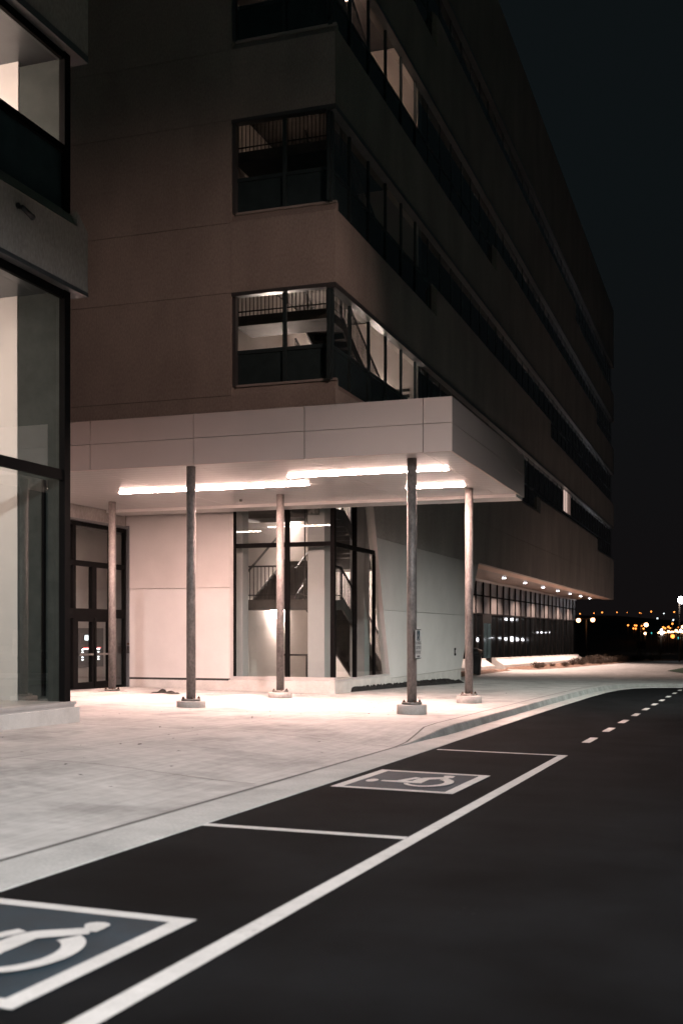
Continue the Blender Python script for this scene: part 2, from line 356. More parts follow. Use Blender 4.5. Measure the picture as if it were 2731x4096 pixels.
for a, b_ in zip(inner, inner[1:]):
    if b_[1] < 14: mb.face([G(a[0] - .02, a[1], a[2] + .004), G(a[0] + .012, a[1], a[2] + .004), G(b_[0] + .012, b_[1], b_[2] + .004), G(b_[0] - .02, b_[1], b_[2] + .004)])
tag(mb.build('kerb_joint', MATS['joint_filler']), kind='structure')

# lawn across the road and beyond the pavement
mb = MB()
mb.face([G(16.5, -60, -.10), G(60, -60, -.10), G(60, 18.5, -.10), G(17.5, 18.5, -.10), G(16.5, 12, -.10)])
mb.face([G(7.25, 37, .02), G(10.6, 34.6, .02), G(40, 33.2, .02), G(40, 120, .02), G(9.1, 120, .02), G(7.05, 75, .02), G(6.45, 56, .02), G(6.05, 43.4, .02)])
tag(mb.build('lawn', lawn), kind='structure')

# hillside far behind
mb = MB()
def hill_z(X, Y):
    t = max(0, min(1, (Y - 330) / 260)); t = t * t * (3 - 2 * t)
    return -6.5 + t * (15.5 + 1.6 * math.sin(X * .021) + 1.1 * math.sin(X * .053 + 1))
xs = [-260 + i * 40 for i in range(20)]; ys = [300, 340, 380, 420, 460, 500, 540, 580, 620, 700]
def HL(X, Y): u, v = uv_of(X, Y); return (u, v, hill_z(X, Y))
for a, b_ in zip(xs, xs[1:]):
    for c, d in zip(ys, ys[1:]): mb.face([HL(a, c), HL(b_, c), HL(b_, d), HL(a, d)], True)
tag(mb.build('hillside', darkland), kind='structure')

# planting beds
def bump_sheet(name, polyfn, us, vs, m, amp, seed):
    rnd = random.Random(seed); mb = MB(); H = {}
    for i in range(us + 1):
        for j in range(vs + 1):
            u, v, edge = polyfn(i / us, j / vs); H[i, j] = G(u, v, .012 + (0 if edge else amp * (.25 + .9 * rnd.random())))
    for i in range(us):
        for j in range(vs): mb.face([H[i, j], H[i + 1, j], H[i + 1, j + 1], H[i, j + 1]])
    return mb.build(name, m)
def interp(tab, v):
    for (a, x), (b_, y) in zip(tab, tab[1:]):
        if a <= v <= b_: return x + (y - x) * (v - a) / (b_ - a)
    return tab[-1][1]
edge1 = [(17.6, -.95), (22, -1.0), (33.3, -1.6)]
edge2 = [(36.4, -.88), (44.4, -.25), (66.7, .45), (86, .64), (113, 4.0)]
def bed1(s, t): v = 17.6 + t * 15.6; e = interp(edge1, v); return (-3.0 + s * (e + 3.0), v, s in (0, 1) or t in (0, 1))
def bed2(s, t): v = 36.5 + t * 76; e = interp(edge2, v); return (-3.0 + s * (e + 3.0), v, s in (0, 1) or t in (0, 1))
tag(bump_sheet('mulch', bed1, 14, 90, mulch, .06, 3), 'dry brown leaf mulch in the bed along the recessed glass wall', 'mulch', kind='stuff')
tag(bump_sheet('mulch', bed2, 16, 260, mulch, .09, 4), 'dry brown leaf mulch in the long bed running past the far building corner', 'mulch', kind='stuff')
def soilf(s, t): v = 1.2 + t * 9.8; wd = .05 + .85 * t ** 1.7; return (.02 + s * wd, v, s == 1 or t == 0)
tag(bump_sheet('soil', soilf, 5, 110, soil, .13, 5), 'black lumpy soil strip widening along the foot of the slanted wall', 'soil', kind='stuff')

# ================================================================== ROAD MARKINGS
def MU(du, v): return du + .0148 * (v + 24)          # the markings run a hair off the building's axis
def flat(mb, pts, off=-.116): mb.face([G(MU(u, v), v, off) for u, v in pts])
def line_quad(a, b_, wd, off=-.116):
    mb = MB(); A, B = Vector(a), Vector(b_); d = (B - A).normalized(); s_ = Vector((-d.y, d.x)) * wd / 2
    k = max(1, int((B - A).length / 1.5))
    for i in range(k):
        p, q = A.lerp(B, i / k), A.lerp(B, (i + 1) / k); flat(mb, [p - s_, p + s_, q + s_, q - s_], off)
    return mb
tag(line_quad((7.46, -60), (7.46, -12.49), .115).build('stall_edge_line', paint), 'long white painted line along the road side of the accessible stalls', 'road marking')
tag(line_quad((5.74, -12.56), (7.40, -12.54), .10).build('stall_end_line', paint), 'thin white cross line closing the far end of the stall by the kerb ramp', 'road marking')
tag(line_quad((5.72, -19.72), (7.40, -19.64), .11).build('stall_divider_line', paint), 'white cross line dividing the two accessible stalls', 'road marking')

def isa(v0, v1, u0, u1, label):
    cu, cv = (u0 + u1) / 2, (v0 + v1) / 2; base = (cu, cv, zg(cu, cv) - .118)
    t = thing('accessible_parking_symbol', label, 'road marking', base, 'wheelchair symbols painted in the stalls')
    bw = .105
    mb = MB(); flat(mb, [(u0, v0), (u1, v0), (u1, v1), (u0, v1)]); mb.build('blue_field', bluep, t)
    mb = MB()
    for q in ([(u0, v0), (u1, v0), (u1 - bw, v0 + bw), (u0 + bw, v0 + bw)], [(u1, v0), (u1, v1), (u1 - bw, v1 - bw), (u1 - bw, v0 + bw)], [(u1, v1), (u0, v1), (u0 + bw, v1 - bw), (u1 - bw, v1 - bw)], [(u0, v1), (u0, v0), (u0 + bw, v0 + bw), (u0 + bw, v1 - bw)]):
        flat(mb, q, -.112)
    mb.build('white_border', paint, t)
    iu, iv = (u1 - u0) - 2 * bw, (v1 - v0) - 2 * bw
    def S(a, b_): return (u1 - bw - b_ * iu, v0 + bw + a * iv)     # a to the symbol's right (+v), b up (-u)
    mb = MB(); OFF = [-.112]
    def P(pts): flat(mb, [S(*p) for p in pts], OFF[0])
    def strip2(pts, w0, w1=None):
        w1 = w0 if w1 is None else w1
        L = []; Rr = []; OFF[0] += .0012
        for i, p in enumerate(pts):
            a = Vector(pts[max(0, i - 1)]); b_ = Vector(pts[min(len(pts) - 1, i + 1)]); d = (b_ - a).normalized(); nn = Vector((-d.y, d.x)) * (w0 + (w1 - w0) * i / (len(pts) - 1)) / 2
            L.append(Vector(p) + nn); Rr.append(Vector(p) - nn)
        for i in range(len(pts) - 1): P([L[i], L[i + 1], Rr[i + 1], Rr[i]])
    P([(.39 + .09 * math.cos(x), .895 + .055 * math.sin(x)) for x in [i * math.pi / 10 for i in range(20)]])
    strip2([(.40, .80), (.40, .77), (.40, .70), (.41, .60), (.42, .50), (.44, .39)], .05, .13)     # back
    strip2([(.42, .62), (.50, .60), (.58, .57), (.68, .53)], .085, .07)                             # arm
    strip2([(.42, .445), (.50, .445), (.60, .445), (.64, .43), (.675, .38), (.72, .31), (.765, .245)], .13, .10)   # thigh and shin
    strip2([(.755, .25), (.80, .25), (.845, .265)], .09, .10)                                       # foot
    OFF[0] += .0012; P([(.84 + .045 * math.cos(x), .265 + .06 * math.sin(x)) for x in [i * math.pi / 10 for i in range(20)]])
    arc = [(.425 + .235 * math.cos(R(x)), .335 + .205 * math.sin(R(x))) for x in range(122, 344, 6)]
    strip2(arc, .04, .105)
    mb.build('wheelchair_figure', paint, t)
isa(-17.06, -15.36, 5.84, 7.10, 'blue square with white wheelchair figure, whole, in the stall nearer the kerb ramp')
isa(-24.06, -22.50, 5.84, 7.13, 'large blue wheelchair square cut off at the bottom left of the road')

names = ['first', 'second', 'third', 'fourth', 'fifth', 'sixth', 'seventh', 'eighth', 'ninth', 'tenth']
for i, v in enumerate((-9.78, -7.30, -4.83, -2.32, .17, 2.71, 5.27, 7.92, 10.85, 13.78)):
    mb = line_quad((7.45, v - .52), (7.45, v + .52), .125)
    tag(mb.build('lane_dash', paint), '%s short white dash of the lane line, counted from the stall corner' % names[i], 'road marking', 'dashes of the lane line')

# ================================================================== OFFICE BUILDING
bld = thing('office_building', 'tall dark concrete office building with ribbon windows and glazed corner stair', 'building', (0, 0, 0))
def stairs_levels(): pass
HEADS = [10.73 + 4.65 * k for k in range(4)]; ROOF = 29.5; END = 72.8
# ---- front wall (v = 0)
mb = MB()
mb.m = 1; mb.box(-14, -3.05, .06, .25, 7.9, ROOF - .01); mb.m = 0
lv = [4.9]
for H in HEADS: lv += [H - 2.76, H]
lv.append(ROOF)
for a, b_ in zip(lv, lv[1:]):
    mb.box(-14, -2.97, 0, .055, a + .006, b_ - .006)
    mb.box(-2.97 - .0, -2.965, 0, .3, a, b_)
for a, b_ in [(5.72, HEADS[0] - 2.76)] + [(HEADS[k], HEADS[k + 1] - 2.76) for k in range(3)] + [(HEADS[3], ROOF)]:
    mb.box(-2.96, 0, 0, .25, a, b_)
mb.box(-2.96, -2.9, 0, .2, 4.95, 5.7)
mb.build('front_wall', [precast, backing], bld)
# ---- lower pale wall left of the stair glazing
mb = MB()
mb.box(-6.16, -3.0, 0, .25, .36, 2.80); mb.box(-6.16, -3.0, 0, .25, 2.812, 4.888)
mb.m = 1; mb.box(-6.16, -3.0, .02, .25, .30, .357); mb.m = 2; mb.box(-6.2, -3.0, -.005, .25, -.3, .30)
mb.build('lower_wall', [pale, backing, curbc], bld)
# ---- side facade (u = 0) between the window ribbons
SILL = {0: [(.25, 33.3, 7.97), (33.3, 60.4, 8.73), (60.4, END, 7.85)], 1: [(.25, 10.7, 12.65), (10.7, 36.9, 13.6), (36.9, END, 12.7)],
        2: [(.25, 21.3, 17.4), (21.3, 60, 18.4), (60, END, 17.5)], 3: [(.25, 10.8, 22.1), (10.8, 47.8, 23.2), (47.8, END, 22.2)]}
def contour(k):
    pts = []
    for a, b_, z in SILL[k]: pts += [(a, z), (b_, z)]
    return pts
mb = MB()
poly = [(.25, 5.72), (3.14, 5.72), (5.07, .12), (5.07, -.6), (14.30, -.6), (14.32, .0), (17.5, 4.40), (17.5, 4.45), (END, 4.45)] + contour(0)[::-1]
lower = [(5.07, .12), (14.32, .12), (15.95, 2.25), (4.36, 2.25)]
J1, J2 = 2.26, 4.36
def slant_l(z): return 5.07 - (z - .12) * (1.93 / 5.6)
def slant_r(z): return 14.32 + z * (3.18 / 4.40)
TH = -.24
def side_poly(pts, name='wall_band', m=precast):
    q = MB(); q.prism([(0, v, z) for v, z in pts], (TH, 0, 0)); q.build(name, m, bld)
side_poly([(slant_l(.22), .22), (slant_r(.22), .22), (slant_r(J1 - .006), J1 - .006), (slant_l(J1 - .006), J1 - .006)], 'slanted_wall_panel', pale)
side_poly([(slant_l(J1 + .006), J1 + .006), (slant_r(J1 + .006), J1 + .006), (slant_r(J2 - .006), J2 - .006), (slant_l(J2 - .006), J2 - .006)], 'slanted_wall_panel', pale)
mb = MB(); mb.box(-.2, .02, 5.05, 14.32, -.6, .21); mb.build('slanted_wall_base', curbc, bld, bevel=.01)
mb = MB()
side_poly([(slant_l(J2 + .006), J2 + .006), (17.5, J2 + .006), (17.5, 4.45), (END, 4.45), (END, 6.1), (slant_l(5.72) - 1e-3, 6.1), (.25, 6.1), (.25, 5.72), (slant_l(5.72), 5.72)])
side_poly([(.25, 6.112), (END, 6.112)] + contour(0)[::-1])
for k in range(3): side_poly([(.25, HEADS[k]), (END, HEADS[k])] + contour(k + 1)[::-1])
side_poly([(.25, HEADS[3]), (END, HEADS[3]), (END, ROOF), (.25, ROOF)])
pass
# ---- roof, end wall and dark core that closes the volume
mb = MB(); mb.box(-14, -.3, .3, END - .05, ROOF - .5, ROOF - .1); mb.build('roof', precast, bld)
mb = MB(); mb.box(-14, -3.35, END - .3, END, -2, ROOF - .02); mb.box(-3.35, -.25, END - .3, END, 4.5, ROOF - .02); mb.build('end_wall', precast, bld)
mb = MB(); mb.box(-14, -.42, 9.6, END - .4, 4.6, ROOF - .6); mb.box(-14, -4.0, .4, 9.5, 4.6, ROOF - .6); mb.box(-14, -3.55, 9.6, END - .4, -1.5, 4.55); mb.box(-14, -7.6, 3.0, 9.5, -1, 4.55); mb.build('interior_core', intd, bld)
# ---- ribbon windows
def sill_at(k, v):
    for a, b_, z in SILL[k]:
        if a <= v <= b_: return z
    return SILL[k][0][2]
for k, H in enumerate(HEADS):
    root = MB(); tr = H - 1.58
    # frame: head trim, mullions, transom, light sill
    root.box(-.24, .012, -.012, END, H - .14, H - .0); root.box(-2.95, -.24, -.012, .22, H - .10, H - .0)
    root.box(-2.95, -2.86, .05, .22, H - 2.5, H - .10)
    fr = root.build('ribbon_window', trimm, bld)
    mm_ = MB(); v = .05; lst = []
    while v < END - .2: lst.append(v); v += 1.70
    for v in lst:
        zb = sill_at(k, max(v, .26)) + .26
        mm_.box(-.24, -.192 if v > 9 else -.165, v - .045, v + .045, zb, H - .14)
    mm_.box(-.24, -.195, .1, END, tr - .05, tr + .05); mm_.box(-2.86, -.24, .17, .24, tr - .05, tr + .05)
    mm_.box(-.24, -.12, .1, .24, H - 2.5, H - .10); mm_.box(-1.54, -1.44, .15, .24, H - 2.5, H - .10)
    mm_.build('frame', ribbonf, fr)
    s_ = MB()
    s_.box(-2.9, -.02, .13, .24, H - 2.52, H - 2.46)
    s_.build('sill', sillm, fr)
    s_ = MB()
    for a, b_, z in SILL[k]: s_.prism([(0, a, z - .002), (-.24, a, z - .002), (-.24, a, z + .28)], (0, b_ - a, 0))
    s_.prism([(-2.96, 0, H - 2.762), (-2.96, .25, H - 2.762), (-2.96, .25, H - 2.52), (-2.96, .2, H - 2.52)], (2.95, 0, 0))
    s_.build('sloping_sill', precast, fr)
    d = MB()      # dark spandrel glass
    for a, b_, z in SILL[k]: d.face([(-.21, a - .2, z + .2), (-.21, b_, z + .2), (-.21, b_, tr - .04), (-.21, a - .2, tr - .04)])
    d.face([(-2.88, .21, H - 2.5), (-.22, .21, H - 2.5), (-.22, .21, tr - .04), (-2.88, .21, tr - .04)])
    d.build('spandrel_glass', darkgl, fr)
    lit = (k in (0, 1, 2))
    g = MB(); x0 = 9.4 if lit else .1
    g.face([(-.21, x0, tr), (-.21, END, tr), (-.21, END, H - .1), (-.21, x0, H - .1)])
    if not lit: g.face([(-2.88, .21, tr), (-.22, .21, tr), (-.22, .21, H - .1), (-2.88, .21, H - .1)])
    g.build('dark_pane', darkgl, fr)
    if lit:
        g = MB(); g.face([(-.205, .1, tr), (-.205, 9.4, tr), (-.205, 9.4, H - .1), (-.205, .1, H - .1)])
        g.face([(-2.88, .205, tr), (-.22, .205, tr), (-.22, .205, H - .1), (-2.88, .205, H - .1)])
        g.build('clear_pane', gl, fr)
    if k == 0:
        g = MB(); g.face([(-.20, 43.5, 9.2), (-.20, 45.1, 9.2), (-.20, 45.1, H - .2), (-.20, 43.5, H - .2)]); g.build('lit_pane', litpane, fr)
        g = MB(); g.face([(-.20, 45.25, 9.2), (-.20, 46.5, 9.2), (-.20, 46.5, H - .2), (-.20, 45.25, H - .2)]); g.build('lit_pane', litpane2, fr)

# ---- corner stair glazing at ground level
gz = MB()
gz.box(-2.985, -2.90, -.02, .12, .34, 5.7); gz.box(-2.90, .0, -.02, .12, .34, .42)
gz.box(-.12, .0, .12, 5.0, .30, .36)
sg = gz.build('stair_glazing', sillm, bld)
f = MB()
f.box(-2.90, -2.86, .0, .1, .42, 5.7); f.box(-1.42, -1.30, .0, .1, .42, 5.7); f.box(-.14, -.02, .0, .12, .36, 5.7)
f.box(-2.86, -1.42, .01, .09, 3.86, 3.98); f.box(-1.30, -.14, .01, .09, 3.86, 3.98)
f.box(-.17, -.06, 1.88, 1.98, .36, 5.7); f.box(-.16, -.07, .12, 3.72, 3.86, 3.98); f.box(-.16, -.07, 3.66, 3.74, .36, 3.86)
f.build('mullions', framed, sg)
g = MB(); g.face([(-2.88, .05, .4), (-.1, .05, .4), (-.1, .05, 5.7), (-2.88, .05, 5.7)])
g.face([(-.11, .1, .34), (-.11, 5.02, .34), (-.11, slant_l(5.7), 5.7), (-.11, .1, 5.7)])
g.build('pane', gl, sg)
f = MB()      # slanted jamb of the wall beside the glass
f.prism([(-.18, slant_l(.22) - .07, .22), (-.18, slant_l(.22), .22), (-.18, slant_l(5.72), 5.72), (-.18, slant_l(5.72) - .07, 5.72)], (.19, 0, 0))
f.build('slanted_jamb', pale, sg)
cb_ = MB(); cb_.box(-3.0, .02, -.09, .1, -.3, .335); cb_.box(-.15, .02, .1, 5.05, -.5, .30); cb_.build('base_curb', curbc, bld, bevel=.012)

# ---- stair hall interior
hall = MB()
hall.box(-3.95, -3.78, .3, 9.35, -.2, 7.2); hall.box(-3.78, -.3, 9.2, 9.35, -.2, 7.2)
for z0, z1 in ((7.6, 12.2), (12.45, 16.7), (16.95, 21.5)):
    hall.box(-3.95, -3.78, .3, 9.35, z0, z1); hall.box(-3.78, -.3, 9.2, 9.35, z0, z1)
hall.build('stair_hall_wall', block, bld)
hall = MB(); hall.box(-3.78, -.15, .1, 9.2, -.35, .06); hall.build('stair_hall_floor', floorm, bld)
hall = MB()
for z in (7.25, 12.25, 16.75, 21.55): hall.box(-3.95, -.26, .26, 9.35, z, z + .18)
hall.build('stair_hall_slab', ceilm, bld)
hall = MB()
for (u0, u1, v0, v1) in ((-.93, -.45, .42, .9), (-3.2, -2.83, .45, .85), (-.95, -.5, 4.0, 4.5)):
    hall = MB(); hall.box(u0, u1, v0, v1, -.1, 7.2); hall.build('hall_column', colm, bld, bevel=.01)
hall = MB(); hall.cyl((-.72, .30, 4.72), (-.72, .30, 5.7), .16); hall.build('hall_duct', galvp, bld)

def flight(mt, mr, u0, u1, va, za, vb, zb, rails=(True, True), n_=11):
    for i in range(n_):
        t0, t1 = i / n_, (i + 1) / n_
        v0, v1 = va + (vb - va) * t0, va + (vb - va) * t1; z0, z1 = za + (zb - za) * t0, za + (zb - za) * t1
        top = max(z0, z1)
        mt.box(u0 + .06, u1 - .06, min(v0, v1), max(v0, v1) + .02, top - .05, top)                       # tread
        edge = v0 if zb > za else v1
        mt.box(u0 + .06, u1 - .06, edge - .012, edge + .012, top - (abs(zb - za) / n_) - .03, top - .05)   # riser
    for u in (u0 + .03, u1 - .03): mt.beam((u, va, za - .06), (u, vb, zb - .06), .05, .30)
    for u, on in ((u0 + .03, rails[0]), (u1 - .03, rails[1])):
        if not on: continue
        mr.beam((u, va, za + .93), (u, vb, zb + .93), .05, .04); mr.beam((u, va, za + .14), (u, vb, zb + .14), .03, .03)
        k = int(abs(vb - va) / .12)
        for i in range(k + 1):
            t = i / k; v, z = va + (vb - va) * t, za + (zb - za) * t
            mr.box(u - .009, u + .009, v - .009, v + .009, z + .12, z + .93)
def guard(mr, p, q, z):
    p, q = Vector((*p, z)), Vector((*q, z)); d = Vector((0, 0, 1))
    mr.beam(p + d * .94, q + d * .94, .05, .045); mr.beam(p + d * .13, q + d * .13, .03, .03)
    k = max(1, int((q - p).length / .115))
    for i in range(k + 1):
        x = p.lerp(q, i / k); r = .02 if i in (0, k) else .009
        mr.box(x.x - r, x.x + r, x.y - r, x.y + r, z, z + .93)
st, rl = MB(), MB()
LU0, LU1 = -3.6, -.80
def landing(z, v0=1.6, v1=2.85): st.box(LU0, LU1, v0, v1, z - .28, z)
# ground storey
landing(2.52); guard(rl, (LU0 + .35, 1.63), (LU1, 1.63), 2.52); guard(rl, (LU1 - .02, 1.63), (LU1 - .02, 2.85), 2.52)
flight(st, rl, -3.55, -2.20, 2.85, 2.52, 5.3, 3.82, (False, True))
st.box(LU0, LU1, 5.3, 6.7, 3.55, 3.83); guard(rl, (LU1 - .02, 5.3), (LU1 - .02, 6.7), 3.83)
flight(st, rl, -1.95, -.80, 5.3, 3.82, 2.85, 5.10)
landing(5.10); guard(rl, (LU0, 1.63), (LU1, 1.63), 5.10)
flight(st, rl, -1.95, -.80, 2.85, 2.52, 7.6, .06, n_=15)
rl.beam((-3.70, 2.6, 3.30), (-3.70, 5.4, 4.76), .045, .045)
for vv in (3.1, 3.9, 4.7): rl.beam((-3.70, vv, 3.30 + (vv - 2.6) * .521), (-3.78, vv, 3.24 + (vv - 2.6) * .521), .02, .02)
rl.beam((-1.95, 1.2, .98), (-.85, 1.2, .98), .05, .05)
for uu in (-1.85, -1.25, -.9): rl.box(uu - .02, uu + .02, 1.18, 1.22, .05, .98)
rl.beam((-1.45, 1.58, 2.5), (-1.45, 1.58, 5.3), .03, .03)
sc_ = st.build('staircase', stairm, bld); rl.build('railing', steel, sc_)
# upper storeys
for H in HEADS[:3]:
    z = H - .17; st, rl = MB(), MB()
    landing(z); guard(rl, (LU0, 1.63), (LU1, 1.63), z); guard(rl, (LU1 - .02, 1.63), (LU1 - .02, 2.85), z)
    flight(st, rl, -1.95, -.80, 2.85, z, 7.2, z - 2.1, n_=13)
    flight(st, rl, -3.55, -2.20, 2.85, z - 1.35, 5.6, z - 2.6, (False, True))
    st.box(LU0, -2.2, 1.9, 2.85, z - 1.6, z - 1.35)
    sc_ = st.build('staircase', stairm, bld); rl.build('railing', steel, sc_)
pass
# lights inside the hall
upm = emit('upper_tube', (1, .76, .66), 300.); topm = emit('top_tube', (1, .66, .52), 60.)
def tube(nm, m, *b):
    q = MB(); q.box(*b); q.build(nm, m, bld)
tube('wall_tube_light', tubem, -3.775, -3.70, 4.75, 5.95, 2.23, 2.29); tube('wall_tube_light', tubem, -3.775, -3.70, 5.8, 7.0, 5.47, 5.53)
tube('wall_tube_light', upm, -3.775, -3.70, 4.2, 5.6, 8.75, 8.82); tube('wall_tube_light', upm, -3.2, -1.4, 9.1, 9.19, 9.4, 9.46)
tube('dim_wall_light', dimtube, -3.2, -1.6, 3.4, 3.46, 15.72, 15.80)
tube('dim_wall_light', topm, -3.4, -1.2, 5.5, 5.6, 21.3, 21.36); tube('dim_wall_light', topm, -3.775, -3.7, 5.0, 6.5, 18.6, 18.66)
# pipes and shelves beyond the stair in the first ribbon window
for p, q, r in [((-2.9, 8.9, zz), (-.5, 8.9, zz), .05) for zz in (9.35, 9.55, 9.75)] + [((-1.4, 8.78, 7.7), (-1.4, 8.78, 10.1), .06), ((-2.4, 8.78, 7.7), (-2.4, 8.78, 10.3), .05)]:
    pp = MB(); pp.cyl(p, q, r, k=10); pp.build('hall_pipe', galvp, bld)

# ---- recessed ground floor beyond the slanted wall
so = MB(); so.box(-.95, -.24, 17.0, END, 4.45, 4.50); so.build('recess_edge_soffit', mat('recess_soffit', (.60, .43, .34), .5, var=.04), bld)
so = MB(); so.box(-3.4, -.95, 14.0, END - .3, 4.50, 4.56); so.build('recess_soffit_panel', mat('dark_soffit_panel', (.22, .17, .145), .3, var=.08, scale=1), bld)
so = MB(); so.box(-3.42, -3.2, 14.0, END - .05, 4.38, 4.495); so.build('recess_head_trim', sillm, bld)
def zt(v): return .19 - .0129 * (v - 32)
cw = MB()
vs_ = [14.5 + 1.95 * i for i in range(31)]
for v in vs_:
    if v < END: cw.box(-3.36, -3.24, v - .04, v + .04, zt(v), 4.38)
for z in (2.62, 3.62): cw.box(-3.35, -3.26, 14, END, z - .04, z + .04)
cwo = cw.build('curtain_wall', framed, bld)
g = MB(); g.face([(-3.32, 14, zt(14)), (-3.32, END, zt(END)), (-3.32, END, 2.62), (-3.32, 14, 2.62)]); g.build('dark_glazing', glazk, cwo)
g = MB(); g.box(-3.40, -3.31, 14, END, 2.66, 3.58); g.box(-3.40, -3.31, 14, END, 3.66, 4.38); g.build('spandrel_panels', greypan, cwo)
g = MB(); g.box(-3.34, -3.20, 33.5, 35.9, zg(-3.2, 34), 2.6); dr = g.build('recessed_door', framed, cwo)
g = MB(); g.face([(-3.19, 33.7, .15), (-3.19, 34.65, .15), (-3.19, 34.65, 2.1), (-3.19, 33.7, 2.1)]); g.face([(-3.19, 34.75, .15), (-3.19, 35.7, .15), (-3.19, 35.7, 2.1), (-3.19, 34.75, 2.1)]); g.build('pane', darkgl, dr)
for a, b_ in ((14.5, 33.4), (36.1, END + .1)):
    k = 8; cv_ = MB()
    for i in range(k):
        v0, v1 = a + (b_ - a) * i / k, a + (b_ - a) * (i + 1) / k
        pr = lambda v: [(-3.3, v, zt(v)), (-3.02, v, zt(v)), (-3.0, v, zt(v) - .09), (-2.52, v, zt(v) - .40), (-2.50, v, zg(-2.5, v) - .1), (-3.3, v, zg(-3.3, v) - .1)]
        A, B = pr(v0), pr(v1)
        for j in range(4): cv_.face([A[j], A[j + 1], B[j + 1], B[j]])
        if i == 0: cv_.face(A)
        if i == k - 1: cv_.face(B[::-1])
    cv_.build('slanted_plinth', curbc, bld)
dl0 = None
for v in (31.0, 37.4, 44.0, 50.3, 56.5, 62.6, 68.6):
    d = MB(); d.cyl((-1.55, v, 4.50), (-1.55, v, 4.44), .11, k=16); o = d.build('downlight', trimm, bld)
    d = MB(); d.cyl((-1.55, v, 4.445), (-1.55, v, 4.425), .095, k=16); d.build('lens', downm, o)
    spot('downlight_lamp', o, (-1.55, v, 4.40), (-1.2, v, -1), DOWNLIGHT, 146, .35, (1, .74, .64), .08)

# ---- entrance door wall (u = -6.16) in the re-entrant corner
ew = MB(); ew.box(-6.5, -6.17, -9, -3.4, -.3, 7); ew.box(-6.5, -6.17, -3.4, .0, 4.52, 7); ew.build('entrance_wall', precast, bld)
tk = MB(); tk.box(-6.2, -6.05, -.07, -.005, .05, 4.55); tk.box(-6.2, -6.03, -3.4, -.07, 4.46, 4.52); tk.build('entrance_trim', trimm, bld)
ed = MB()
U0, U1 = -6.22, -6.12
ed.box(U0, U1, -3.4, -.15, 4.36, 4.46); ed.box(U0, U1, -3.4, -.15, 3.32, 3.46); ed.box(U0, U1, -3.4, -.15, 1.98, 2.22); ed.box(U0, U1, -3.4, -.15, .03, .16)
for v0, v1 in ((-.15, -.07), (-.90, -.80), (-2.72, -2.60), (-3.4, -3.3)): ed.box(U0, U1, v0, v1, .03, 4.46)
ed.box(U0, U1 + .01, -1.84, -1.62, 2.2, 3.34)
eo = ed.build('entrance_door', framed, bld)
for v0, v1 in ((-2.60, -1.75), (-1.70, -.90)):
    lf = MB(); lf.box(U0, U1 + .005, v0, v0 + .09, .16, 1.98); lf.box(U0, U1 + .005, v1 - .09, v1, .16, 1.98); lf.box(U0, U1 + .005, v0 + .09, v1 - .09, 1.88, 1.98); lf.box(U0, U1 + .005, v0 + .09, v1 - .09, .16, .3)
    lo = lf.build('door_leaf', framed, eo)
    bar = MB(); bar.box(U1 + .03, U1 + .06, v0 + .1, v1 - .1, 1.0, 1.05); bar.box(U1, U1 + .04, v0 + .12, v0 + .15, 1.0, 1.05); bar.box(U1, U1 + .04, v1 - .15, v1 - .12, 1.0, 1.05)
    bar.build('push_bar', galvp, eo)
g = MB(); g.face([(-6.17, -3.4, .1), (-6.17, -.1, .1), (-6.17, -.1, 4.4), (-6.17, -3.4, 4.4)]); g.build('pane', gl, eo)
rd = MB(); rd.box(-6.05, -6.0, -.16, -.09, 1.02, 1.22); rd.m = 1; rd.box(-6.05, -6.0, -.15, -.10, 1.26, 1.31); rd.build('card_reader', [binm, rust], bld)
vw = MB(); vw.box(-7.6, -7.45, -3.8, 2.6, 0, 4.5); vw.box(-7.45, -6.25, 2.5, 2.65, 0, 4.5); vw.build('vestibule_wall', mat('vestibule_paint', (.42, .38, .36), .7, var=.04), bld)
vw = MB(); vw.box(-7.6, -6.2, -3.8, 2.6, 4.5, 4.6); vw.build('vestibule_ceiling', ceilm, bld)
vf = MB(); vf.box(-7.45, -6.2, -3.8, 2.5, -.1, .06); vf.build('vestibule_floor', floorm, bld)
ap = MB(); ap.box(-7.45, -7.36, -.55, .80, .62, 1.72); apo = ap.build('alarm_panel', mat('grey_panel_box', (.045, .04, .04), .5), bld)
d = MB(); d.box(-7.36, -7.352, -.20, -.02, 1.38, 1.52); d.build('screen', screenm, apo)
d = MB(); d.m = 2; d.box(-7.36, -7.355, -.42, -.20, 1.3, 1.58); d.m = 0
for v in (-.32, .10, .52):
    for i in range(5): d.box(-7.36, -7.35, v - .035, v + .045, .82 + i * .07, .85 + i * .07)
for v0, v1 in ((-.30, -.02), (.42, .60)):
    d.m = 0; d.box(-7.36, -7.35, v0, v1, 1.12, 1.15); d.m = 1; d.box(-7.36, -7.35, v0 + .03, v1 + .06, 1.155, 1.18)
d.build('indicator_lights', [ledw, ledr, greypan], apo)
sw = MB(); sw.box(0, .03, 13.30, 13.46, .74, 1.02); sw.m = 1; sw.box(.03, .04, 13.34, 13.42, .82, .95); sw.build('wall_socket_box', [framed, sillm], bld)

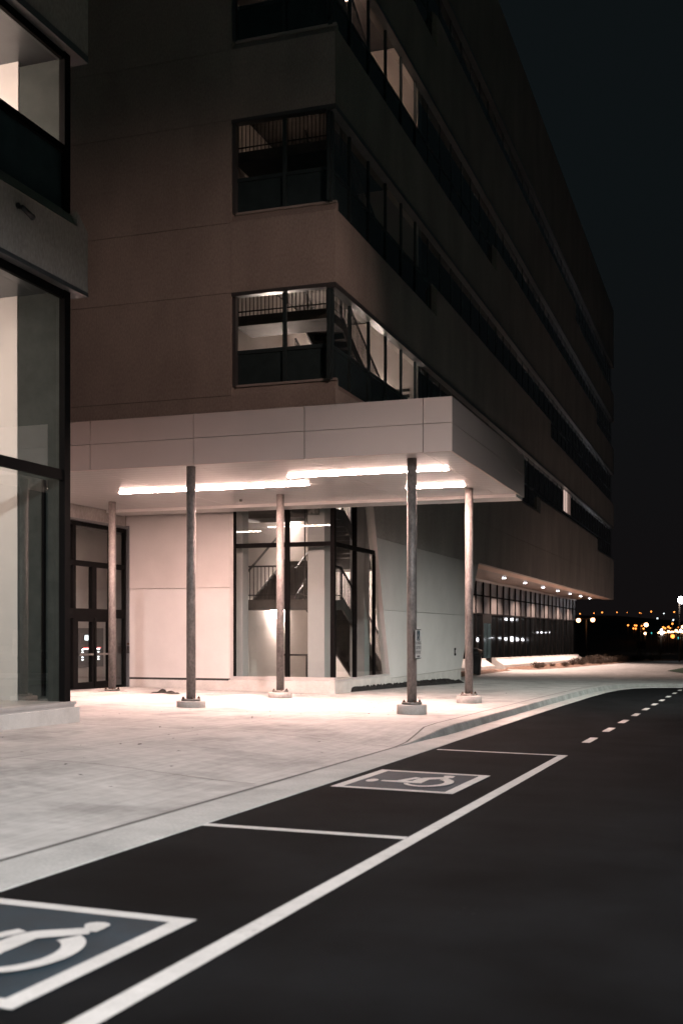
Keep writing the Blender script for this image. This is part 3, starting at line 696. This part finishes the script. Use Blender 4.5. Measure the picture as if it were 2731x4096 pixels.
# ================================================================== ENTRANCE CANOPY
can = thing('entrance_canopy', 'flat metal canopy on five round steel posts over the entrance, strip lit below', 'canopy', (0, -4, 0))
CU0, CU1, CV0, CV1, CZ0, CZ1 = -6.1, 4.98, -7.82, -.33, 4.88, 5.87
c = MB(); c.box(CU0, CU1 - .05, CV0 + .05, CV1, CZ0 + .03, CZ1 - .02); c.build('roof_slab', backing, can)
c = MB()
cuts = [CU0, -4.82, -2.50, -.19, 2.13, 4.44, CU1]
for a, b_ in zip(cuts, cuts[1:]):
    for z0, z1 in ((CZ0 - .002, 5.395), (5.405, CZ1)): c.box(a + .007, b_ - (.007 if b_ < CU1 else 0), CV0, CV0 + .049, z0, z1)
for a, b_ in ((CV0 + .055, -2.9), (-2.886, CV1)):
    for z0, z1 in ((CZ0 - .002, 5.395), (5.405, CZ1)): c.box(CU1 - .049, CU1, a, b_, z0, z1)
c.build('fascia', fascia, can)
c = MB()
ju = [CU0, -4.82, -2.50, -.19, 2.13, 4.44, CU1 - .05]
for a, b_ in zip(ju, ju[1:]): c.box(a + .004, b_ - .004, CV0 + .05, -1.15, CZ0 - .0, CZ0 + .028)
c.build('soffit', soff, can)
c = MB(); c.box(CU0, CU1 - .05, -1.146, CV1, CZ0 - .075, CZ0 + .028); c.build('back_soffit_border', soff, can)
for (u0, u1, v) in ((-3.78, .93, -4.43), (.97, 4.40, -5.72), (2.80, 4.14, -3.12), (-6.0, -4.6, -5.72)):
    c = MB(); c.box(u0 - .02, u1 + .02, v - .055, v + .055, CZ0 - .012, CZ0 + .004); o = c.build('strip_light', sillm, can)
    c = MB(); c.box(u0, u1, v - .045, v + .045, CZ0 - .028, CZ0 - .0125); [setattr(f_, 'material_index', 1) for f_ in c.bm.faces if abs(f_.calc_center_median().z - (CZ0 - .028)) > .002]; c.build('diffuser', [stripm, stripside], o)
c = MB(); c.cyl((-1.7, -2.2, CZ0), (-1.7, -2.2, CZ0 - .05), .04, k=12); c.build('sprinkler', galvp, can)
def post(u, v, drum, h):
    z = zg(u, v); r = .092
    p = MB(); p.cyl((u, v, z + h), (u, v, CZ0), r, k=28)
    o = p.build('post', galv, can)
    d = MB(); d.lathe((u, v, z), [(.285, -.1), (.285, h - .045), (.275, h - .034), (.262, h - .03)] if drum else [(.36, -.1), (.36, .012), (.35, .016)], 32); d.build('concrete_footing', drumc, o)
    d = MB(); d.cyl((u, v, z + h - .03), (u, v, z + h + .012), .19, k=24)
    d.build('base_plate', galvp, o)
    for a in range(4):
        d = MB(); x, y = u + .155 * math.cos(R(35 + 90 * a)), v + .155 * math.sin(R(35 + 90 * a))
        d.cyl((x, y, z + h), (x, y, z + h + .055), .014, k=8); d.cyl((x, y, z + h + .012), (x, y, z + h + .035), .027, k=6)
        d.build('anchor_bolt', rust, o)
    return o
post(-4.95, -2.80, False, .05); post(-.36, -7.58, True, .16); post(-.40, -2.81, True, .16); post(4.05, -7.17, True, .23); post(4.09, -2.46, True, .22)

# sign on the front right post
sg_ = thing('parking_sign', 'white no parking drop off sign with blue wheelchair square on a canopy post', 'sign', (4.17, -7.17, 1.1))
s0, s1, zz0, zz1, su = -7.40, -6.95, 1.10, 1.66, 4.168
def rrect(v0, v1, z0, z1, r, u, n_=5):
    pts = []
    for cx_, cz_, a0 in ((v1 - r, z1 - r, 0), (v0 + r, z1 - r, 90), (v0 + r, z0 + r, 180), (v1 - r, z0 + r, 270)):
        for i in range(n_ + 1): a = R(a0 + 90 * i / n_); pts.append((u, cx_ + r * math.cos(a), cz_ + r * math.sin(a)))
    return pts
m_ = MB(); m_.prism(rrect(s0, s1, zz0, zz1, .035, su), (.005, 0, 0)); pl = m_.build('sign_plate', galvp, sg_)
m_ = MB(); m_.face(rrect(s0 + .006, s1 - .006, zz0 + .006, zz1 - .006, .03, su + .0065)); m_.build('sign_border', signb, pl, fix=False)
m_ = MB(); m_.face(rrect(s0 + .018, s1 - .018, zz0 + .018, zz1 - .018, .024, su + .008)); m_.build('sign_face', signw, pl, fix=False)
m_ = MB(); m_.face(rrect(-7.28, -7.07, 1.445, 1.635, .02, su + .0095)); m_.build('blue_square', signblue, pl, fix=False)
m_ = MB(); fx = su + .011
def sgp(pts): m_.face([(fx, a, z) for a, z in pts])
sgp([(-7.195 + .013 * math.cos(i * .6), 1.612 + .013 * math.sin(i * .6)) for i in range(10)])
sgp([(-7.203, 1.595), (-7.200, 1.53), (-7.184, 1.53), (-7.187, 1.595)]); sgp([(-7.19, 1.565), (-7.19, 1.555), (-7.15, 1.555), (-7.15, 1.565)])
sgp([(-7.20, 1.54), (-7.20, 1.524), (-7.145, 1.524), (-7.145, 1.54)]); sgp([(-7.155, 1.53), (-7.122, 1.475), (-7.11, 1.482), (-7.143, 1.537)])
for i in range(14):
    a0, a1 = R(120 + 17 * i), R(120 + 17 * (i + 1)); r0, r1 = .046, .058
    sgp([(-7.185 + r0 * math.cos(a0), 1.51 + r0 * math.sin(a0)), (-7.185 + r1 * math.cos(a0), 1.51 + r1 * math.sin(a0)), (-7.185 + r1 * math.cos(a1), 1.51 + r1 * math.sin(a1)), (-7.185 + r0 * math.cos(a1), 1.51 + r0 * math.sin(a1))])
m_.build('wheelchair_figure', signw, pl, fix=False)
m_ = MB()
for body, z, sq in (('NO PARKING', 1.375, .78), ('DROP OFF &', 1.288, .80), ('PICK UP ONLY', 1.20, .68)):
    text_mesh(m_, body, .078, lambda x, y, z=z: (su + .0095, -7.175 + x, z + y), sq)
m_.face([(su + .0095, -7.275, 1.150), (su + .0095, -7.235, 1.128), (su + .0095, -7.235, 1.172)]); m_.face([(su + .0095, -7.235, 1.139), (su + .0095, -7.07, 1.139), (su + .0095, -7.07, 1.161), (su + .0095, -7.235, 1.161)])
m_.build('sign_lettering', signb, pl, fix=False)
m_ = MB()
for z in (1.2, 1.56): m_.box(4.05 - .02, su, -7.19, -7.15, z - .012, z + .012)
m_.build('sign_bracket', galvp, sg_)

# crumpled cloth on the plaza
rnd = random.Random(11); mb = MB(); H = {}
N1, N2 = 18, 10
for i in range(N1 + 1):
    for j in range(N2 + 1):
        s, t = i / N1, j / N2; a = (s - .5) * 2; b_ = (t - .5) * 2
        rr = max(0, 1 - (a * a) ** 1.2 * .9 - b_ * b_ * .8)
        hgt = .012 + .075 * rr * (.25 + .75 * abs(math.sin(5 * a + 2.2 * b_) * math.cos(3.1 * b_ - 1.2 * a))) + (.05 * math.exp(-((a + .2) ** 2 + b_ * b_) * 14))
        u, v = -3.33 + a * .36 + .05 * math.sin(3 * b_ + 1) + rnd.uniform(-.012, .012), -3.05 + b_ * .17 + .045 * math.sin(4 * a) + rnd.uniform(-.01, .01)
        H[i, j] = (u, v, zg(u, v) + hgt)
for i in range(N1):
    for j in range(N2): mb.face([H[i, j], H[i + 1, j], H[i + 1, j + 1], H[i, j + 1]], True)
tag(mb.build('crumpled_cloth', rubber, base=(-3.33, -3.05, zg(-3.33, -3.05))), 'crumpled dark cloth lying on the lit plaza left of a post', 'cloth')

# fallen leaves and grit scattered on the pavement
rnd = random.Random(23); mb = MB()
for i in range(90):
    u, v = rnd.uniform(-1, 4.9), rnd.uniform(-21, -5) if i % 3 else rnd.uniform(-5, 14)
    z = zg(u, v) + (.006 if v > -9 or u < 3 else -.115 * ((u - 3) / 2.3) ** 2 * (3 - 2 * (u - 3) / 2.3) + .02); r = rnd.uniform(.012, .035); a = rnd.uniform(0, 6)
    P_ = [(u + r * math.cos(a + k) * rnd.uniform(.5, 1.2), v + r * math.sin(a + k) * rnd.uniform(.5, 1.2), z + rnd.uniform(0, .012)) for k in (0, 1.6, 3.1, 4.7)]
    mb.face(P_)
tag(mb.build('leaf_litter', rubber), 'tiny dark dead leaves and grit scattered over the pale pavement', 'litter', kind='stuff')

# rubbish bin
bu, bv = -1.15, 22.0; bz = zg(bu, bv)
bn = thing('litter_bin', 'dark domed litter bin on the pavement behind the right canopy post', 'bin', (bu, bv, bz))
m_ = MB(); m_.lathe((bu, bv, bz), [(.27, 0), (.29, .03), (.31, .4), (.335, .84), (.355, .86), (.355, .90), (.33, .905)], 8); m_.build('bin_body', binm, bn)
m_ = MB(); m_.lathe((bu, bv, bz + .905), [(.325, 0), (.31, .10), (.25, .21), (.15, .28), (.02, .30)], 16); lid = m_.build('bin_lid', binm, bn)
m_ = MB(); m_.prism([(bu + .18, bv - .16, bz + 1.16), (bu + .36, bv - .16, bz + 1.10), (bu + .28, bv - .16, bz + .93)], (0, .32, 0)); m_.build('bin_flap', mat('brown_flap', (.12, .06, .04), .6), lid)

# ================================================================== LEFT GLASS PAVILION
LV = -12.34
pv = thing('glass_pavilion', 'glass fronted building wing at the left edge with concrete spandrel bands', 'building', (-.1, LV, 0))
mb = MB()
zb0 = zg(0, -12.4)
mb.box(-8, .02, -40, LV + .12, -.1, .43); mb.build('base_curb', curbc, pv, bevel=.012)
mb = MB(); mb.box(-8, -.02, -40, LV + .03, .43, .47); mb.box(-8, -.0, -40, LV + .05, .47, .515); mb.build('base_sill', sillm, pv)
mb = MB()
mb.box(-8, .05, -40, LV + .30, 7.02, 7.97); mb.box(-8, .05, -40, LV + .30, 10.80, 15)
mb.build('spandrel_band', precast, pv)
mb = MB()
mb.prism([(.05, -40, 7.972), (-.12, -40, 7.972), (-.12, -40, 8.22)], (0, 40 + LV + .0, 0))
mb.prism([(-8, LV + .30, 7.972), (-8, LV, 7.972), (-8, LV, 8.22)], (8.05, 0, 0)); mb.build('sloping_sill', precast, pv)
mb = MB(); mb.box(-8, .055, -40, LV + .31, 10.68, 10.795); mb.box(-8, .055, -40, LV + .31, 6.95, 7.015)
mb.build('head_trim', trimm, pv)
mb = MB()
mb.box(-.16, -.10, -40, LV, 3.98, 4.14); mb.box(-.18, -.08, LV - .16, LV, .515, 6.95); mb.box(-.18, -.08, LV - .16, LV, 8.2, 10.68); mb.box(-.16, -.09, -40, LV, 9.10, 9.22); mb.box(-.16, -.10, -40, LV, 6.82, 6.95); mb.box(-.16, -.10, -40, LV, 10.56, 10.68)
for v in (-17.2, -21.5, -26): mb.box(-.16, -.09, v - .05, v + .05, .515, 6.95); mb.box(-.16, -.09, v - .05, v + .05, 8.2, 10.68)
fo = mb.build('window_frame', framed, pv)
mb = MB(); mb.face([(-.235, -40, .5), (-.235, LV - .05, .5), (-.235, LV - .05, 6.95), (-.235, -40, 6.95)]); mb.face([(-.14, -40, 9.15), (-.14, LV - .05, 9.15), (-.14, LV - .05, 10.6), (-.14, -40, 10.6)]); mb.build('pane', glr, fo)
mb = MB(); mb.face([(-.14, -40, 8.1), (-.14, LV - .05, 8.1), (-.14, LV - .05, 9.12), (-.14, -40, 9.12)]); mb.build('spandrel_glass', darkgl, fo)
mb = MB()      # white end wall of the room and its dark corner
mb.box(-8, -.98, LV - .12, LV - .02, .5, 6.95); mb.box(-8, -.96, LV - .12, LV - .02, 8.0, 10.7); mb.box(-8, -7.9, -40, LV - .12, .5, 10.7)
mb.build('room_wall', intw, pv)
mb = MB(); mb.box(-.98, -.20, LV - .10, LV - .02, .5, 6.95); mb.box(-.96, -.20, LV - .10, LV - .02, 8.2, 10.6); mb.build('dark_corner_panel', mat('corner_reflection_tone', (.058, .064, .060), .9, spec=.03), pv)  # green-grey panel colour stands in for hazy reflections in the pane
mb = MB(); mb.box(-.50, -.46, LV - .16, LV - .10, .6, 4.0); mb.build('corner_post', framed, pv)
mb = MB(); mb.box(-8, -.2, -40, LV - .12, .40, .50); mb.build('room_floor', floorm, pv)
mb = MB(); mb.box(-8, -.2, -40, LV - .12, 6.96, 7.0); mb.box(-8, -.2, -40, LV - .12, 8.0, 8.05); mb.box(-8, -.2, -40, LV - .12, 10.69, 10.75); mb.build('room_ceiling', intw, pv)
for (z, s) in ((6.8, 1), (10.55, 1)):
    m_ = MB(); m_.box(-2.9, -1.7, LV - 3.2, LV - 3.05, z, z + .06); o = m_.build('room_light', emit('room_strip', (1, .76, .66), 400. if z < 8 else 800.), pv)
cam_ = thing('security_camera', 'small dark security camera fixed to the concrete band of the glass wing', 'camera', (.05, -13.95, 7.62))
m_ = MB(); m_.cyl((.05, -13.92, 7.74), (.075, -13.92, 7.74), .045, k=14); m_.cyl((.075, -13.92, 7.74), (.12, -13.90, 7.71), .014, k=8); m_.build('camera_mount', binm, cam_)
m_ = MB(); m_.cyl((.12, -13.92, 7.72), (.15, -13.72, 7.65), .034, .040, k=16); m_.ball((.15, -13.70, 7.645), .045); m_.build('camera_body', binm, cam_)

# ================================================================== SHRUBS
def shrub_mesh(seed, wd, ht, n_):
    rnd = random.Random(seed); mb = MB()
    for i in range(n_ // 8):
        a = rnd.uniform(0, 6.28); r = wd * rnd.random() * .5; h = ht * rnd.uniform(.6, 1)
        mb.m = 1; mb.cyl((r * .3 * math.cos(a), r * .3 * math.sin(a), 0), (r * math.cos(a), r * math.sin(a), h * .8), .008, .003, k=4, caps=False)
    mb.m = 0
    for i in range(n_):
        a = rnd.uniform(0, 6.28); r = wd * math.sqrt(rnd.random()) * .6; z = ht * rnd.random() ** .7 * (1 - .5 * (r / wd))
        L = rnd.uniform(.05, .14); d = Vector((math.cos(a) * .6 + rnd.uniform(-.4, .4), math.sin(a) * .6 + rnd.uniform(-.4, .4), rnd.uniform(.1, 1))).normalized() * L
        s = Vector((-d.y, d.x, 0)).normalized() * L * .25 if d.xy.length > 1e-4 else Vector((.01, 0, 0)); p = Vector((r * math.cos(a), r * math.sin(a), z))
        mb.face([p, p + d * .5 + s, p + d, p + d * .5 - s])
    return mb
protos = []
sh = []
for i in range(26):
    v = 38.5 + i * 2.5 + random.uniform(-.5, .5); u = interp(edge2, v) - random.uniform(.25, .75); sh.append((u, v, .55 + .3 * random.random() + .35 * (i > 9)))
for i in range(14):
    v = 56 + i * 3.2; sh.append((interp(edge2, v) - random.uniform(1.0, 2.0), v, .9 + .4 * random.random()))
for i, (u, v, s) in enumerate(sh):
    if i < 3:
        o = shrub_mesh(50 + i, .75, .62, 420).build('dry_shrub', [leafm, stem], base=(0, 0, 0)); protos.append(o)
    else:
        o = protos[i % 3].copy(); COL.objects.link(o)
    o.location = W(u, v, zg(u, v)); o.rotation_euler = (0, 0, random.uniform(0, 6)); o.scale = (s, s, s)
    tag(o, 'low dry brown shrub in the mulch bed beside the far pavement', 'shrub', 'low shrubs in the long mulch bed')

# ================================================================== STREET LAMPS AND FAR LIGHTS
def px(x, y, Y):     # ray of the photograph at depth Y -> (u, v, z)
    X = (x - 1365.5) / 4530 * Y; u, v = uv_of(X, Y); return u, v, ZC + (2530 - y) / 4530 * Y
def lamp(label, u, v, ztop, heads, r=.09, lens=whitel, rad=.3, z0=None, cat='street lamp', group=None):
    z0 = zg(u, v) - .25 if z0 is None else z0
    t = thing('street_lamp', label, cat, (u, v, z0), group)
    m_ = MB(); m_.cyl((u, v, z0), (u, v, ztop), r, r * .7, k=10); m_.build('pole', poled, t)
    for (du, dv, dz) in heads:
        m_ = MB(); m_.beam((u, v, ztop - .1), (u + du, v + dv, ztop + dz), r, r)
        d = Vector((du, dv)).normalized() if abs(du) + abs(dv) > 0 else Vector((1, 0))
        arm = m_.build('arm', poled, t)
        m_ = MB(); m_.lathe((u + du, v + dv, ztop + dz), [(.02, .12), (rad * .5, .1), (rad * .7, 0), (rad * .6, -.03)], 12); h = m_.build('lamp_head', poled, t)
        m_ = MB(); m_.ball((u + du, v + dv, ztop + dz - rad * .75), rad * .8, 14); m_.build('lens', lens, h)
    return t
# the lamps that light the scene (standing beside the road, outside the picture)
def cutoff_lamp(label, u, v, z, arm, power, col, wd, drop, rad, aim=None, size=60, blend=1.):
    z0 = zg(u, v) - .25; t = thing('street_lamp', label, 'street lamp', (u, v, z0)); hu = u + arm
    m_ = MB(); m_.cyl((u, v, z0), (u, v, z + .2), .10, .07, k=12); m_.beam((u, v, z + .15), (hu, v, z + .15), .08, .08); m_.build('pole', poled, t)
    m_ = MB(); ring = lambda r, zz: [(hu + r * math.cos(R(15 * i)), v + r * math.sin(R(15 * i)), zz) for i in range(24)]
    a, b_, c, d = ring(wd + .02, z + .1), ring(wd + .02, z - drop), ring(wd, z - drop), ring(wd, z + .06)
    for p, q in ((a, b_), (b_, c), (c, d)):
        for i in range(24): m_.face([p[i], p[(i + 1) % 24], q[(i + 1) % 24], q[i]])
    m_.face(a); m_.face(d[::-1]); h = m_.build('lamp_head', poled, t)
    m_ = MB(); m_.cyl((hu, v, z + .055), (hu, v, z + .045), rad * 1.2, k=16); m_.build('lens', headw, h)
    ld = bpy.data.lights.new('road_light', 'SPOT' if aim else 'POINT'); ld.energy = power; ld.color = col; ld.shadow_soft_size = rad
    o = bpy.data.objects.new('road_light', ld); COL.objects.link(o); o.parent = h; o.location = Vector((hu, v, z - .03)) - Vector(BASE[t.name])
    if aim: ld.spot_size = R(size); ld.spot_blend = blend; o.rotation_euler = (Vector(aim) - Vector((hu, v, z - .03))).to_track_quat('-Z', 'Y').to_euler()
    return t
cutoff_lamp('tall road lamp with a wide flat head behind the photographer', 20.0, -34.0, 12.0, -1.6, LAMP_ROAD, (.985, .985, 1.), .60, .18, .06)
cutoff_lamp('road lamp with a wide flat head beside the lawn across the road', 17.0, 6.0, 7.6, -1.2, LAMP_LOT, (.95, 1., .94), .50, .19, .08, (2.0, 9.0, -.2), 122, .8)
cutoff_lamp('tall old sodium lamp on the lawn across from the canopy', 18.6, -14.0, 14.2, -1.6, LAMP_SODIUM, (1, .62, .50), .60, .025, .10, (-4.6, 0, 9.6), 33, 1.)

u, v, z = px(2344, 2473, 131); lamp('twin-headed amber street lamp just past the far building corner', u, v, z, [(-.86, -.2, -.02), (.72, .2, .03)], .09, sodium, .30)
u, v, z = px(2561, 2494, 200); lamp('single amber street lamp above the dark board', u, v, z, [(.95, .3, .1)], .12, sodium, .46)
u, v, z = px(2716, 2386, 120); lamp('big bright white lamp at the right edge of the picture', u, v, z, [(.25, 0, 0)], .09, whitel, .50)
u, v, z = px(2642, 2524, 150); lamp('slim white road lamp before the cluster of town lights', u, v, z, [(.12, 0, 0)], .10, whitel, .28)
u, v, z = px(2563, 2581, 190)
bd = thing('site_board', 'dark board on two legs under the amber street lamp', 'board', (u, v, zg(u, v) - .25))
m_ = MB(); m_.box(u - .75, u + .75, v - .04, v + .04, z - .62, z + .62); m_.build('board_panel', boardm, bd)
for d in (-.6, .6):
    m_ = MB(); m_.cyl((u + d, v + .09, zg(u, v) - .25), (u + d, v + .09, z + .4), .05, k=8); m_.build('board_leg', poled, bd)
# traffic signal on an arm
u, v, z = px(2690, 2547, 170)
ts = thing('traffic_signal', 'amber lit traffic signal on a horizontal arm near the town lights', 'traffic signal', (u, v, zg(u, v) - .25))
m_ = MB(); m_.cyl((u + 1.2, v, zg(u, v) - .25), (u + 1.2, v, z + .3), .1, k=8); m_.build('pole', poled, ts)
m_ = MB(); m_.beam((u + 1.2, v, z + .1), (u - .9, v, z + .1), .08, .08); m_.build('arm', poled, ts)
m_ = MB(); m_.box(u - .18, u + .18, v - .15, v + .05, z - .55, z + .55); m_.build('signal_head', binm, ts)
m_ = MB(); m_.ball((u, v - .25, z + .05), .30); m_.build('amber_light', amber, ts)
# lights of the town on the far hillside
def town(x, y, Y, m, r, label, group, name='town_light'):
    u, v, z = px(x, y, Y); X = (x - 1365.5) / 4530 * Y; zh = min(z - 1, hill_z(X, Y) if Y > 300 else zg(u, v) - .3)
    r *= .72
    t = MB(); t.m = 1; t.cyl((u, v, zh), (u, v, z - r), .08, k=6); t.m = 0; t.ball((u, v, z), r, 10)
    return tag(t.build(name, [m, poled], base=(u, v, zh)), label, 'town light', group)
RX = lambda a, b_: (2250 + a * .3068, 2200 + b_ * .3068)
for a, b_, s in ((225, 832, .42), (407, 826, .35), (513, 816, .5), (708, 815, .38), (840, 816, .22), (1003, 821, .33), (1153, 805, .5), (1453, 810, .5), (1021, 825, .22)):
    town(*RX(a, b_), 560, amber, s, 'tiny amber light in the high row along the dark hilltop', 'amber lights along the hilltop')
for a, b_, s in ((852, 983, .42), (940, 985, .42), (961, 987, .42), (922, 1024, .42), (951, 1026, .46), (1029, 991, .36), (1054, 1026, .46)):
    town(*RX(a, b_), 420, amber, s, 'small amber street light in the cluster left of the amber lamp post', 'amber lights beside the lamp post')
town(*RX(1074, 1090), 300, sodium, .46, 'bright pale amber light low under the single amber street lamp', 'town lights')
for a, b_, m, s in ((1318, 829, smallw, .3), (1234, 893, smallw, .4), (1441, 914, smallw, .42)):
    town(*RX(a, b_), 480, m, s, 'tiny cold white light high on the dark hillside', 'white lights on the hillside')
for a, b_, m, s in ((1429, 963, amber, .5), (1310, 1010, amber, .5), (1335, 1022, amber, .48), (1377, 1005, amber, .5), (1400, 1019, amber, .4), (1512, 1012, amber, .45)):
    town(*RX(a, b_), 430, m, s, 'amber street light above the bright band of town lights', 'amber lights over the town')
for a, b_, m, s in ((1243, 1085, sodium, .2), (1265, 1075, sodium, .5), (1288, 1045, whitel, .4), (1322, 1075, sodium, .5), (1346, 1080, sodium, .2), (1379, 1066, sodium, .55), (1408, 1072, sodium, .3), (1425, 1066, sodium, .28), (1444, 1070, sodium, .33), (1480, 1055, sodium, .6), (1510, 1072, sodium, .4), (1533, 1055, whitel, .66), (1562, 1005, sodium, .6), (1295, 1088, whitel, .45), (1560, 1070, sodium, .5)):
    town(*RX(a, b_), 360, m, s, 'bright lamp in the dense band of town lights at the right edge', 'bright band of town lights')
town(*RX(1158, 1085), 330, tealm, .22, 'faint teal light left of the bright band of town lights', 'town lights')
town(*RX(1515, 1148), 300, tealm, .42, 'small teal signal light under the bright band of town lights', 'town lights')
# lights of the car park across the road, seen only as reflections in the glazing
for uu, vv, zz, rr in ((23.1, 155.1, 0.4, 0.55), (26.1, 194.5, 0.3, 0.4), (24.4, 192.6, 0.3, 0.75), (26.7, 209.4, 0.1, 0.5), (26.9, 215.4, 0.1, 0.45), (21.3, 186.9, 0.2, 0.35), (20.8, 154.2, 0.7, 0.22), (29.1, 204.0, 0.4, 0.2), (23.3, 217.6, 1.6, 0.28), (23.0, 219.7, 1.6, 0.28), (30.6, 271.5, 1.5, 0.28), (25.4, 244.7, 1.6, 0.28), (29.0, 210.9, 4.4, 0.4), (25.4, 197.9, 4.2, 0.4), (27.1, 208.6, 4.3, 0.4)):
    zl = zg(uu, vv)
    t = MB(); t.m = 1; t.cyl((uu, vv, zl - .3), (uu, vv, zz), .08, k=6); t.m = 0; t.ball((uu, vv, zz), rr * .6, 10)
    tag(t.build('car_park_lamp', [whitel, poled], base=(uu, vv, zl)), 'white lamp of the car park across the road, mirrored in the dark glazing', 'street lamp', 'car park lamps across the road')
